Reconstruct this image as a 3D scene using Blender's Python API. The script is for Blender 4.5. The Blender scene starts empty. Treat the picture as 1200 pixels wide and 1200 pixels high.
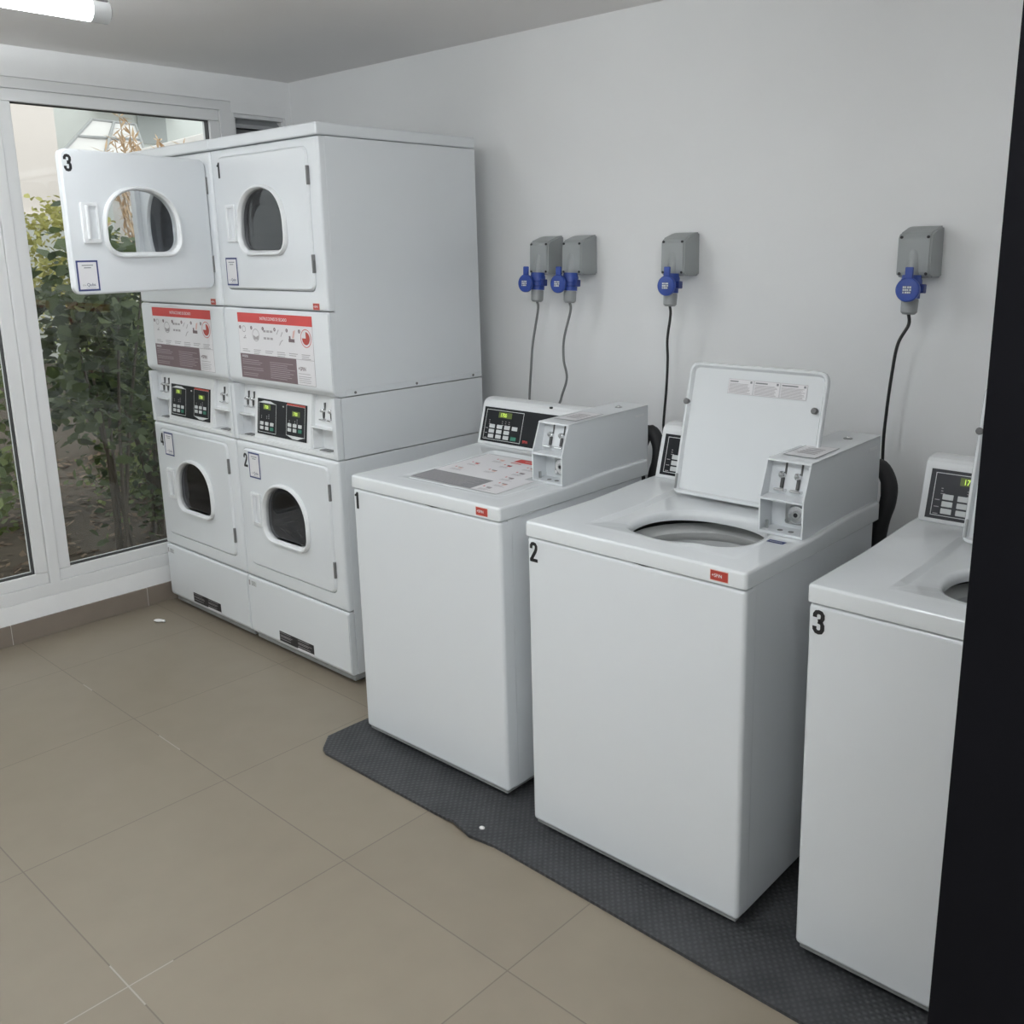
import bpy, bmesh, math, random
from mathutils import Matrix, Vector
random.seed(7)
PI = math.pi
scn = bpy.context.scene
COL = scn.collection

# ------------------------------------------------------------------ materials
MATS = {}
def nodes_of(name):
    m = bpy.data.materials.new(name); m.use_nodes = True
    nt = m.node_tree; b = nt.nodes['Principled BSDF']
    MATS[name] = m
    return m, nt, b
def mat(name, col, rough=.5, metal=0, coat=0, bump=0, bscale=200, noise=0, nscale=6, spec=.5):
    m, nt, b = nodes_of(name)
    b.inputs['Base Color'].default_value = (*col, 1)
    b.inputs['Roughness'].default_value = rough
    b.inputs['Metallic'].default_value = metal
    b.inputs['Coat Weight'].default_value = coat
    b.inputs['Coat Roughness'].default_value = .08
    b.inputs['Specular IOR Level'].default_value = spec
    tc = nt.nodes.new('ShaderNodeTexCoord')
    if noise:
        n = nt.nodes.new('ShaderNodeTexNoise'); n.inputs['Scale'].default_value = nscale
        n.inputs['Detail'].default_value = 5
        nt.links.new(tc.outputs['Object'], n.inputs['Vector'])
        r = nt.nodes.new('ShaderNodeMapRange')
        r.inputs['To Min'].default_value = 1 - noise; r.inputs['To Max'].default_value = 1 + noise * .6
        nt.links.new(n.outputs['Fac'], r.inputs['Value'])
        mx = nt.nodes.new('ShaderNodeMix'); mx.data_type = 'RGBA'; mx.blend_type = 'MULTIPLY'
        mx.inputs['Factor'].default_value = 1
        mx.inputs['A'].default_value = (*col, 1)
        nt.links.new(r.outputs['Result'], mx.inputs['B'])
        nt.links.new(mx.outputs['Result'], b.inputs['Base Color'])
    if bump:
        n = nt.nodes.new('ShaderNodeTexNoise'); n.inputs['Scale'].default_value = bscale
        nt.links.new(tc.outputs['Object'], n.inputs['Vector'])
        bp = nt.nodes.new('ShaderNodeBump'); bp.inputs['Strength'].default_value = bump
        bp.inputs['Distance'].default_value = .002
        nt.links.new(n.outputs['Fac'], bp.inputs['Height'])
        nt.links.new(bp.outputs['Normal'], b.inputs['Normal'])
    return m
def emit(name, col, strength):
    m, nt, b = nodes_of(name)
    b.inputs['Base Color'].default_value = (*col, 1)
    b.inputs['Emission Color'].default_value = (*col, 1)
    b.inputs['Emission Strength'].default_value = strength
    return m
def glass(name, tint, gloss, rough=.02):
    m, nt, b = nodes_of(name)
    nt.nodes.remove(b)
    out = nt.nodes['Material Output']
    t = nt.nodes.new('ShaderNodeBsdfTransparent'); t.inputs['Color'].default_value = (*tint, 1)
    g = nt.nodes.new('ShaderNodeBsdfGlossy'); g.inputs['Roughness'].default_value = rough
    ge = nt.nodes.new('ShaderNodeNewGeometry'); vm = nt.nodes.new('ShaderNodeVectorMath'); vm.operation = 'DOT_PRODUCT'
    nt.links.new(ge.outputs['Incoming'], vm.inputs[0]); nt.links.new(ge.outputs['Normal'], vm.inputs[1])
    def mt(op, x, y):
        n = nt.nodes.new('ShaderNodeMath'); n.operation = op
        for i, v in enumerate((x, y)):
            if isinstance(v, (int, float)): n.inputs[i].default_value = v
            else: nt.links.new(v, n.inputs[i])
        return n.outputs[0]
    f5 = mt('POWER', mt('SUBTRACT', 1, mt('ABSOLUTE', vm.outputs['Value'], 0)), 5)
    fac = mt('ADD', mt('MULTIPLY', f5, 1 - gloss), gloss)
    mx = nt.nodes.new('ShaderNodeMixShader')
    nt.links.new(fac, mx.inputs['Fac'])
    nt.links.new(t.outputs[0], mx.inputs[1]); nt.links.new(g.outputs[0], mx.inputs[2])
    nt.links.new(mx.outputs[0], out.inputs['Surface'])
    return m

mat('wall_paint', (.88, .885, .885), .55, bump=.12, bscale=60, noise=.03, nscale=3)
mat('ceiling_paint', (.90, .88, .87), .75, noise=.04, nscale=2)
mat('plaster_white', (.84, .845, .845), .7, bump=.3, bscale=40, noise=.05, nscale=10)
mat('enamel', (.71, .735, .755), .28, coat=.25, spec=.4, noise=.02, nscale=3)
mat('enamel_top', (.73, .755, .77), .2, coat=.4, spec=.45)
mat('plastic_white', (.75, .765, .775), .35)
mat('frame_white', (.74, .745, .745), .38)
mat('frame_gasket', (.03, .03, .032), .6)
mat('tub_white', (.72, .73, .72), .4)
mat('steel', (.42, .43, .43), .35, metal=.7)
mat('drum', (.17, .18, .20), .45, metal=.3)
mat('basket', (.78, .79, .79), .35)
mat('skirt', (.10, .105, .105), .5)
mat('chrome', (.75, .75, .76), .15, metal=1)
mat('dark_metal', (.10, .10, .10), .4, metal=.5)
mat('hinge_grey', (.16, .16, .16), .5)
mat('base_grey', (.30, .31, .31), .6, noise=.3, nscale=30)
mat('rubber_black', (.02, .02, .022), .6)
mat('panel_black', (.010, .0115, .014), .5, spec=.25)
mat('panel_grey', (.036, .038, .044), .5, spec=.3)
mat('button_white', (.6, .62, .62), .5)
mat('button_green', (.03, .18, .12), .5)
mat('line_white', (.7, .72, .72), .5)
mat('decal_black', (.012, .012, .014), .45)
mat('red', (.58, .055, .05), .45)
mat('red_dark', (.42, .05, .035), .45)
mat('mauve', (.17, .12, .13), .5)
mat('grey_block', (.23, .23, .24), .5)
mat('text_grey', (.38, .36, .37), .6)
mat('text_light', (.36, .31, .32), .6)
mat('label_white', (.74, .73, .745), .5)
mat('label_blue', (.035, .05, .17), .45)
mat('label_ink', (.12, .13, .2), .5)
mat('label_text', (.22, .23, .24), .5)
mat('sticker_pink', (.70, .45, .40), .5)
mat('lcd', (.06, .075, .02), .3)
emit('lcd_digit', (.50, .68, .10), .85)
emit('lcd_glow', (.06, .085, .015), .6)
mat('socket_grey', (.33, .35, .35), .42)
mat('plug_grey', (.33, .345, .345), .45)
mat('socket_blue', (.025, .065, .32), .38)
mat('socket_blue_dark', (.02, .04, .20), .4)
mat('cord_grey', (.20, .205, .205), .5)
mat('cord_black', (.02, .02, .02), .45)
mat('door_black', (.0032, .0032, .0045), .8, noise=.2, nscale=20, spec=.08)
mat('skirting', (.215, .18, .148), .35, noise=.12, nscale=12)
mat('grout_light', (.55, .52, .48), .7)
mat('vent_grey', (.33, .34, .35), .5)
mat('bracket', (.22, .22, .22), .5, metal=.4)
mat('clear_cap', (.55, .56, .56), .2)
mat('crumb', (.8, .79, .77), .7)
emit('tube', (.935, .975, 1.0), 50)
emit('tube_dim', (.935, .975, 1.0), 29)
glass('pane', (.92, .94, .93), .045, .03)
glass('porthole', (.45, .45, .47), .07, .03)
glass('porthole_clear', (.88, .90, .92), .06, .03)

# floor tiles
m, nt, b = nodes_of('floor_tile')
tc = nt.nodes.new('ShaderNodeTexCoord'); sp = nt.nodes.new('ShaderNodeSeparateXYZ')
nt.links.new(tc.outputs['Object'], sp.inputs[0])
def M_(op, a, b2=None, c=None):
    n = nt.nodes.new('ShaderNodeMath'); n.operation = op
    for i, v in enumerate((a, b2, c)):
        if v is None: continue
        if isinstance(v, (int, float)): n.inputs[i].default_value = v
        else: nt.links.new(v, n.inputs[i])
    return n.outputs[0]
def joint(sock, off, per):
    q = M_('DIVIDE', M_('SUBTRACT', sock, off), per)
    f = M_('ABSOLUTE', M_('SUBTRACT', q, M_('ROUND', q)))
    return M_('MULTIPLY', f, per), M_('FLOOR', q)
dx, ix = joint(sp.outputs[0], 1.028, .607)
dy, iy = joint(sp.outputs[1], -1.490, .574)
d = M_('MINIMUM', dx, dy)
g = M_('LESS_THAN', d, .0017)
n1 = nt.nodes.new('ShaderNodeTexNoise'); n1.inputs['Scale'].default_value = 1.7; n1.inputs['Detail'].default_value = 2
nt.links.new(tc.outputs['Object'], n1.inputs['Vector'])
n2 = nt.nodes.new('ShaderNodeTexNoise'); n2.inputs['Scale'].default_value = 9; n2.inputs['Detail'].default_value = 6
nt.links.new(tc.outputs['Object'], n2.inputs['Vector'])
wn = nt.nodes.new('ShaderNodeTexWhiteNoise'); wn.noise_dimensions = '2D'
cb = nt.nodes.new('ShaderNodeCombineXYZ'); nt.links.new(ix, cb.inputs[0]); nt.links.new(iy, cb.inputs[1])
nt.links.new(cb.outputs[0], wn.inputs['Vector'])
tone = M_('ADD', M_('MULTIPLY', n2.outputs['Fac'], .16), M_('MULTIPLY', wn.outputs['Value'], .05))
tone = M_('ADD', tone, .89)
base = nt.nodes.new('ShaderNodeMix'); base.data_type = 'RGBA'; base.blend_type = 'MULTIPLY'; base.inputs['Factor'].default_value = 1
base.inputs['A'].default_value = (.238, .203, .156, 1); nt.links.new(tone, base.inputs['B'])
gc = nt.nodes.new('ShaderNodeMix'); gc.data_type = 'RGBA'
nt.links.new(M_('GREATER_THAN', n1.outputs['Fac'], .68), gc.inputs['Factor'])
gc.inputs['A'].default_value = (.15, .125, .10, 1); gc.inputs['B'].default_value = (.36, .33, .29, 1)
fin = nt.nodes.new('ShaderNodeMix'); fin.data_type = 'RGBA'
nt.links.new(M_('MULTIPLY', g, .85), fin.inputs['Factor'])
nt.links.new(base.outputs['Result'], fin.inputs['A']); nt.links.new(gc.outputs['Result'], fin.inputs['B'])
nt.links.new(fin.outputs['Result'], b.inputs['Base Color'])
b.inputs['Roughness'].default_value = .36; b.inputs['Specular IOR Level'].default_value = .35
bp = nt.nodes.new('ShaderNodeBump'); bp.inputs['Strength'].default_value = .5; bp.inputs['Distance'].default_value = .001
bp.invert = True
nt.links.new(g, bp.inputs['Height']); nt.links.new(bp.outputs['Normal'], b.inputs['Normal'])

# rubber mat with fine diamond studs
m, nt, b = nodes_of('mat_rubber')
tc = nt.nodes.new('ShaderNodeTexCoord')
def wave(rot):
    mp = nt.nodes.new('ShaderNodeMapping'); mp.inputs['Rotation'].default_value = (0, 0, rot)
    nt.links.new(tc.outputs['Object'], mp.inputs[0])
    w = nt.nodes.new('ShaderNodeTexWave'); w.inputs['Scale'].default_value = 22
    nt.links.new(mp.outputs[0], w.inputs['Vector']); return w.outputs['Fac']
h = M_('MULTIPLY', wave(.7), wave(-.7))
ns = nt.nodes.new('ShaderNodeTexNoise'); ns.inputs['Scale'].default_value = 14; ns.inputs['Detail'].default_value = 8
nt.links.new(tc.outputs['Object'], ns.inputs['Vector'])
cr = nt.nodes.new('ShaderNodeValToRGB')
cr.color_ramp.elements[0].position = .3; cr.color_ramp.elements[0].color = (.030, .032, .035, 1)
cr.color_ramp.elements[1].position = .75; cr.color_ramp.elements[1].color = (.062, .064, .068, 1)
nt.links.new(M_('ADD', M_('MULTIPLY', h, .35), M_('MULTIPLY', ns.outputs['Fac'], .75)), cr.inputs[0])
nt.links.new(cr.outputs[0], b.inputs['Base Color'])
b.inputs['Roughness'].default_value = .55
bp = nt.nodes.new('ShaderNodeBump'); bp.inputs['Strength'].default_value = .6; bp.inputs['Distance'].default_value = .002
nt.links.new(h, bp.inputs['Height']); nt.links.new(bp.outputs['Normal'], b.inputs['Normal'])

def leaf_mat(name, c1, c2):
    m, nt, b = nodes_of(name)
    g = nt.nodes.new('ShaderNodeNewGeometry'); r = nt.nodes.new('ShaderNodeValToRGB')
    r.color_ramp.elements[0].color = (*c1, 1); r.color_ramp.elements[1].color = (*c2, 1)
    nt.links.new(g.outputs['Random Per Island'], r.inputs[0])
    nt.links.new(r.outputs[0], b.inputs['Base Color'])
    b.inputs['Roughness'].default_value = .5
    t = nt.nodes.new('ShaderNodeBsdfTranslucent'); nt.links.new(r.outputs[0], t.inputs['Color'])
    mx = nt.nodes.new('ShaderNodeMixShader'); mx.inputs['Fac'].default_value = .3
    nt.links.new(b.outputs[0], mx.inputs[1]); nt.links.new(t.outputs[0], mx.inputs[2])
    nt.links.new(mx.outputs[0], nt.nodes['Material Output'].inputs['Surface'])
leaf_mat('leaf_dark', (.03, .05, .018), (.13, .17, .06))
leaf_mat('leaf_mid', (.06, .09, .025), (.28, .33, .11))
leaf_mat('leaf_yellow', (.30, .30, .08), (.55, .52, .18))
leaf_mat('leaf_dry', (.50, .33, .18), (.72, .55, .38))
mat('dry_stalk', (.42, .31, .20), .8)
leaf_mat('litter', (.07, .04, .022), (.26, .18, .12))
mat('bark', (.09, .07, .05), .8, noise=.3, nscale=30)
mat('soil', (.085, .065, .045), .9, noise=.5, nscale=8, bump=.6, bscale=30)
mat('render_beige', (.80, .73, .68), .8, noise=.04, nscale=1)
mat('render_pale', (.72, .75, .72), .8, noise=.05, nscale=2)
mat('render_stone', (.72, .69, .66), .85, noise=.25, nscale=5)
mat('canopy_panel', (.82, .80, .78), .3)
mat('canopy_frame', (.35, .36, .36), .4)
mat('window_dark', (.42, .45, .44), .2)

# ------------------------------------------------------------------ mesh builder
class MB:
    def __init__(s): s.bm = bmesh.new(); s.mats = []
    def mi(s, m):
        if m not in s.mats: s.mats.append(m)
        return s.mats.index(m)
    def merge(s, bm, m, M=None):
        i = s.mi(m); vm = {}
        for v in bm.verts: vm[v] = s.bm.verts.new(M @ v.co if M else v.co)
        for f in bm.faces:
            try:
                n = s.bm.faces.new([vm[v] for v in f.verts]); n.material_index = i; n.smooth = True
            except ValueError: pass
        bm.free()
    def box(s, lo, hi, m, bev=0, seg=2, M=None):
        bm = bmesh.new(); bmesh.ops.create_cube(bm, size=1)
        for v in bm.verts: v.co = Vector([(lo[k] + hi[k]) / 2 + v.co[k] * (hi[k] - lo[k]) for k in range(3)])
        if bev: bmesh.ops.bevel(bm, geom=bm.edges[:], offset=bev, segments=seg, affect='EDGES', profile=.5)
        s.merge(bm, m, M); return s
    def prism(s, prof, a0, a1, m, axis='x', bev=0, seg=2, M=None):
        """closed profile extruded along an axis: axis x -> prof is (y,z); z -> (x,y); y -> (x,z)"""
        bm = bmesh.new()
        def P(p, a): return {'x': (a, p[0], p[1]), 'y': (p[0], a, p[1]), 'z': (p[0], p[1], a)}[axis]
        A = [bm.verts.new(P(p, a0)) for p in prof]; B = [bm.verts.new(P(p, a1)) for p in prof]
        n = len(prof)
        bm.faces.new(A); bm.faces.new(B[::-1])
        for i in range(n): bm.faces.new((A[i], B[i], B[(i + 1) % n], A[(i + 1) % n]))
        bmesh.ops.recalc_face_normals(bm, faces=bm.faces)
        if bev: bmesh.ops.bevel(bm, geom=[e for e in bm.edges], offset=bev, segments=seg, affect='EDGES')
        s.merge(bm, m, M); return s
    def loops(s, L, m, cap0=False, cap1=False, M=None):
        bm = bmesh.new(); R = [[bm.verts.new(p) for p in l] for l in L]; n = len(L[0])
        for a, b_ in zip(R, R[1:]):
            for i in range(n): bm.faces.new((a[i], a[(i + 1) % n], b_[(i + 1) % n], b_[i]))
        if cap0: bm.faces.new(R[0])
        if cap1: bm.faces.new(R[-1][::-1])
        bmesh.ops.recalc_face_normals(bm, faces=bm.faces)
        s.merge(bm, m, M); return s
    def lathe(s, prof, m, c=(0, 0, 0), axis='z', n=32, M=None, cap0=False, cap1=False):
        L = []
        for r, h in prof:
            l = []
            for i in range(n):
                a = 2 * PI * i / n; x, y = r * math.cos(a), r * math.sin(a)
                p = {'z': (x, y, h), 'y': (x, h, y), 'x': (h, x, y)}[axis]
                l.append((p[0] + c[0], p[1] + c[1], p[2] + c[2]))
            L.append(l)
        return s.loops(L, m, cap0, cap1, M)
    def cyl(s, c, r, h, m, axis='z', n=24, bev=0, M=None):
        b = bev
        pr = [(r - b, 0), (r, b), (r, h - b), (r - b, h)] if b else [(r, 0), (r, h)]
        return s.lathe(pr, m, c, axis, n, M, True, True)
    def sphere(s, c, r, m, n=12, M=None, sc=(1, 1, 1)):
        bm = bmesh.new(); bmesh.ops.create_uvsphere(bm, u_segments=n, v_segments=n // 2 + 2, radius=r)
        for v in bm.verts: v.co = Vector([v.co[k] * sc[k] + c[k] for k in range(3)])
        s.merge(bm, m, M); return s
    def tube(s, pts, r, m, n=10):
        P = [Vector(p) for p in pts]; L = []
        up = Vector((.3, .9, .2))
        for i, p in enumerate(P):
            t = (P[min(i + 1, len(P) - 1)] - P[max(i - 1, 0)]).normalized()
            a = t.cross(up).normalized(); b_ = t.cross(a)
            rr = r[i] if isinstance(r, (list, tuple)) else r
            L.append([p + rr * (math.cos(2 * PI * k / n) * a + math.sin(2 * PI * k / n) * b_) for k in range(n)])
        return s.loops(L, m, True, True)
    def rect(s, x0, z0, x1, z1, m, y=-.0006, M=None, th=None):
        """flat print facing -y"""
        bm = bmesh.new()
        f = bm.faces.new([bm.verts.new(p) for p in ((x0, y, z0), (x1, y, z0), (x1, y, z1), (x0, y, z1))])
        s.merge(bm, m, M); return s
    def poly(s, pts, m, M=None):
        bm = bmesh.new(); bm.faces.new([bm.verts.new(p) for p in pts]); s.merge(bm, m, M); return s
    def text(s, body, x, z, h, m, y=-.0012, bold=0, sx=1, align='LEFT', M=None):
        me = text_mesh(body, bold, align)
        bm = bmesh.new(); bm.from_mesh(me)
        for v in bm.verts: v.co = Vector((x + v.co.x * h * sx, y, z + v.co.y * h))
        s.merge(bm, m, M); return s
    def xf(s, M):
        bmesh.ops.transform(s.bm, matrix=M, verts=s.bm.verts); return s
    def build(s, name, parent=None, sharp=40, **kw):
        me = bpy.data.meshes.new(name); s.bm.to_mesh(me); s.bm.free()
        for m in s.mats: me.materials.append(MATS[m])
        if sharp: me.set_sharp_from_angle(angle=math.radians(sharp))
        o = bpy.data.objects.new(name, me); COL.objects.link(o)
        if sharp: w_ = o.modifiers.new('normals', 'WEIGHTED_NORMAL'); w_.keep_sharp = True
        if parent: o.parent = parent
        for k, v in kw.items(): o[k] = v
        return o

GL = {'1': ([[(.12, 0), (.34, 0), (.34, 1), (.17, 1), (.14, .93), (.08, .87), (0, .84), (0, .72), (.12, .74)]], []),
      '2': ([[(0, 0), (.5, 0), (.5, .17), (0, .17)]], [[(.09, .66), (.09, .80), (.15, .89), (.25, .912), (.35, .89), (.41, .80), (.41, .68), (.36, .54), (.22, .32), (.10, .12)]]),
      '3': ([], [[(.09, .68), (.09, .80), (.15, .89), (.25, .912), (.35, .89), (.41, .80), (.41, .67), (.36, .57), (.22, .53)], [(.22, .53), (.36, .49), (.41, .40), (.41, .21), (.35, .11), (.25, .088), (.15, .11), (.09, .2), (.09, .32)]]),
      '4': ([[(.27, 0), (.44, 0), (.44, 1), (.27, 1)], [(0, .19), (.5, .19), (.5, .35), (0, .35)], [(0, .35), (.14, .35), (.29, .80), (.29, 1), (.24, 1)]], [])}
def digit(mb, ch, x, z, h, m, y, M=None):
    """heavy condensed numeral"""
    polys, strokes = GL[ch]
    for P in polys: mb.poly([(x + p[0] * h, y, z + p[1] * h) for p in P], m, M)
    for S in strokes:
        V = [Vector(p) for p in S]; L = []
        for i in range(len(V)):
            t = (V[min(i + 1, len(V) - 1)] - V[max(i - 1, 0)]).normalized(); n = Vector((-t.y, t.x)) * .087
            L.append((V[i] + n, V[i] - n))
        for (a, b_), (c, d_) in zip(L, L[1:]): mb.poly([(x + p.x * h, y, z + p.y * h) for p in (a, c, d_, b_)], m, M)
_tc = {}
def text_mesh(body, bold, align):
    k = (body, bold, align)
    if k not in _tc:
        cu = bpy.data.curves.new('lettering', 'FONT'); cu.body = body; cu.offset = bold; cu.align_x = align
        cu.resolution_u = 3; cu.size = 1.4
        o = bpy.data.objects.new('lettering', cu); COL.objects.link(o)
        bpy.context.view_layer.update()
        me = bpy.data.meshes.new_from_object(o.evaluated_get(bpy.context.evaluated_depsgraph_get()))
        bpy.data.objects.remove(o); bpy.data.curves.remove(cu)
        _tc[k] = me
    return _tc[k]

def empty(name, label, cat, loc=(0, 0, 0), rz=0, group=None):
    o = bpy.data.objects.new(name, None); COL.objects.link(o)
    o.location = loc; o.rotation_euler = (0, 0, rz); o.empty_display_size = .1
    o['label'] = label; o['category'] = cat
    if group: o['group'] = group
    return o
def tag(o, label, cat, group=None):
    o['label'] = label; o['category'] = cat
    if group: o['group'] = group
    return o
def T(x, y, z): return Matrix.Translation((x, y, z))
def R(a, ax): return Matrix.Rotation(a, 4, ax)

# 2D outlines -----------------------------------------------------------------
def rrect(x0, y0, x1, y1, r, n=6):
    if not isinstance(r, (tuple, list)): r = (r,) * 4           # bl, br, tr, tl
    P = []
    for (cx, cy, a0, rr) in ((x0 + r[0], y0 + r[0], PI, r[0]), (x1 - r[1], y0 + r[1], 1.5 * PI, r[1]), (x1 - r[2], y1 - r[2], 0, r[2]), (x0 + r[3], y1 - r[3], .5 * PI, r[3])):
        for k in range(n + 1):
            a = a0 + k * PI / 2 / n; P.append((cx + rr * math.cos(a), cy + rr * math.sin(a)))
    return P
def ellipse(cx, cy, rx, ry, e=2, n=64):
    P = []
    for k in range(n):
        a = 2 * PI * k / n; c, s_ = math.cos(a), math.sin(a)
        P.append((cx + rx * math.copysign(abs(c) ** (2 / e), c), cy + ry * math.copysign(abs(s_) ** (2 / e), s_)))
    return P
def polar(outline, c, angs):
    """sample a star-shaped outline around c at the given angles"""
    out = []; n = len(outline)
    seg = [((outline[i][0] - c[0], outline[i][1] - c[1]), (outline[(i + 1) % n][0] - c[0], outline[(i + 1) % n][1] - c[1])) for i in range(n)]
    for a in angs:
        dx, dy = math.cos(a), math.sin(a); best = None
        for (ax, ay), (bx, by) in seg:
            ex, ey = bx - ax, by - ay; den = dx * ey - dy * ex
            if abs(den) < 1e-12: continue
            t = (ax * ey - ay * ex) / den; u = (ax * dy - ay * dx) / den
            if t > 0 and -1e-6 <= u <= 1 + 1e-6 and (best is None or t > best): best = t
        out.append((c[0] + dx * best, c[1] + dy * best))
    return out
def angset(c, *outlines, extra=48):
    S = {round(2 * PI * k / extra, 4) for k in range(extra)}
    for o in outlines:
        for p in o: S.add(round(math.atan2(p[1] - c[1], p[0] - c[0]) % (2 * PI), 4))
    S = sorted(S); out = [S[0]]
    for a in S[1:]:
        if a - out[-1] > .004: out.append(a)
    return out
def inset(P, d):
    """move a closed counter-clockwise outline inwards by d"""
    n = len(P); out = []
    for i in range(n):
        a, b_, c = Vector(P[i - 1]), Vector(P[i]), Vector(P[(i + 1) % n])
        t1 = (b_ - a); t2 = (c - b_)
        if t1.length < 1e-9: t1 = t2
        if t2.length < 1e-9: t2 = t1
        t = (t1.normalized() + t2.normalized()); t.normalize()
        out.append((b_.x - t.y * d, b_.y + t.x * d))
    return out
def xz(P, y): return [(p[0], y, p[1]) for p in P]
def arch(cx, z0, w, h, rb):
    """D shaped porthole outline: flat base with round corners, arched top"""
    P = []
    x0, x1 = cx - w / 2, cx + w / 2
    for k in range(7):
        a = PI + k * PI / 12; P.append((x0 + rb + rb * math.cos(a), z0 + rb + rb * math.sin(a)))
    for k in range(7):
        a = 1.5 * PI + k * PI / 12; P.append((x1 - rb + rb * math.cos(a), z0 + rb + rb * math.sin(a)))
    zc = z0 + h * .40
    for k in range(1, 32):
        a = PI * k / 32; c, s_ = math.cos(a), math.sin(a); e = 2 / 2.25
        P.append((cx + w / 2 * math.copysign(abs(c) ** e, c), zc + (z0 + h - zc) * abs(s_) ** e))
    return P

def bez(P, n=14):
    """smooth curve through the points"""
    out = []
    V = [Vector(p) for p in P]
    for i in range(len(V) - 1):
        a, b_, c, d_ = V[max(i - 1, 0)], V[i], V[i + 1], V[min(i + 2, len(V) - 1)]
        for k in range(n):
            t = k / n; out.append(.5 * ((2 * b_) + (c - a) * t + (2 * a - 5 * b_ + 4 * c - d_) * t * t + (3 * b_ - a - 3 * c + d_) * t ** 3))
    out.append(V[-1]); return out

# ------------------------------------------------------------------ room shell
def struct(o): o['kind'] = 'structure'; return o
CH = 2.376
XR, YF = 4.85, -4.2
struct(MB().box((-.12, YF, -.12), (6.2, .12, 0), 'floor_tile').build('floor'))
struct(MB().box((-.16, YF - .12, CH), (XR + .12, .12, CH + .12), 'ceiling_paint').build('ceiling'))
struct(MB().box((-.16, 0, 0), (XR + .12, .12, CH), 'wall_paint').build('wall_back'))
struct(MB().box((-.16, YF - .12, 0), (XR + .12, YF, CH), 'wall_paint').build('wall_front'))
w = MB()
w.box((XR, YF, 0), (XR + .12, -4.05, CH), 'wall_paint'); w.box((XR, -1.79, 0), (XR + .12, 0, CH), 'wall_paint')
w.box((XR, -4.05, 2.24), (XR + .12, -1.79, CH), 'wall_paint')  # opening widened out of view to let in daylight from the right
struct(w.build('wall_right'))
w = MB()
w.box((-.16, YF, 2.262), (0, 0, CH), 'plaster_white'); w.box((-.16, YF, 0), (0, 0, .165), 'plaster_white')
w.box((-.16, -.032, .165), (0, 0, 2.262), 'plaster_white'); w.box((-.16, -.315, 2.212), (-.001, -.032, 2.262), 'plaster_white'); w.box((-.16, YF, .165), (0, -3.9, 2.262), 'plaster_white')
w.box((-.16, -.315, .165), (-.03, -.032, 1.55), 'plaster_white')
struct(w.build('wall_left'))
# skirting tiles under the window
w = MB(); y = 0.0
ys = [-.374, -.948, -1.522, -2.096, -2.67, -3.244, -3.818, YF]
y1 = 0.0
for y0 in ys:
    w.box((0, y0 + .0015, 0), (.009, y1 - .0015, .086), 'skirting', .001, 1); y1 = y0
w.box((0, YF, 0), (.006, 0, .084), 'grout_light')
struct(w.build('baseboard_left'))

# windows: two fixed sashes in one white frame
def window(name, ya, yb, za=.268, zb=2.172):
    e = bpy.data.objects.new(name, None); COL.objects.link(e); struct(e)
    s_ = .048
    f = MB()
    for (a0, b0, a1, b1) in ((ya - s_, za - s_, yb + s_, za), (ya - s_, zb, yb + s_, zb + s_), (ya - s_, za, ya, zb), (yb, za, yb + s_, zb)):
        f.box((-.085, a0, b0), (-.014, a1, b1), 'frame_white', .004, 2)
    f.build('window_sash', e)
    gk = MB()
    t = .0028
    for (a0, b0, a1, b1) in ((ya, za, yb, za + t), (ya, zb - t, yb, zb), (ya, za, ya + t, zb), (yb - t, za, yb, zb)):
        gk.box((-.06, a0, b0), (-.030, a1, b1), 'frame_gasket')
    gk.build('window_gasket', e)
    MB().box((-.046, ya, za), (-.042, yb, zb), 'pane').build('window_pane', e)
    return e
window('window_1', -1.253, -.419)
window('window_2', -2.35, -1.393)
fr = MB()
fr.box((-.1, -3.9, .165), (-.004, -.30, .220), 'frame_white', .004)
fr.box((-.1, -3.9, 2.220), (-.004, -.30, 2.262), 'frame_white', .004)
for (a, b_) in ((-1.345, -1.301), (-.371, -.30), (-2.442, -2.398), (-3.9, -3.85)):
    fr.box((-.1, a, .215), (-.004, b_, 2.225), 'frame_white', .004)
struct(fr.build('trim_1'))
window('window_3', -3.80, -2.49)

# louvre vent in the corner above the dryers
v = empty('wall_vent', 'grey louvre vent in the wall corner above the dryers', 'vent', (-.03, -.165, 1.565))
f = MB()
for (a0, b0, a1, b1) in ((-.133, 0, .133, .03), (-.133, .63, .133, .662), (-.133, .03, -.121, .63), (.121, .03, .133, .63)):
    f.box((-.08, a0, b0), (.012, a1, b1), 'frame_white', .003)
f.build('vent_frame', v)
f = MB()
for k in range(10):
    z = .60 - k * .062
    f.prism([(-.06, z + .045), (-.055, z + .05), (.0, z + .005), (.0, z - .012), (-.004, z - .012), (-.006, z + .002)], -.121, .121, 'vent_grey', 'y')
f.build('vent_slats', v)
MB().box((-.10, -.121, .03), (-.085, .121, .63), 'dark_metal').build('vent_screen', v)

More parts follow.
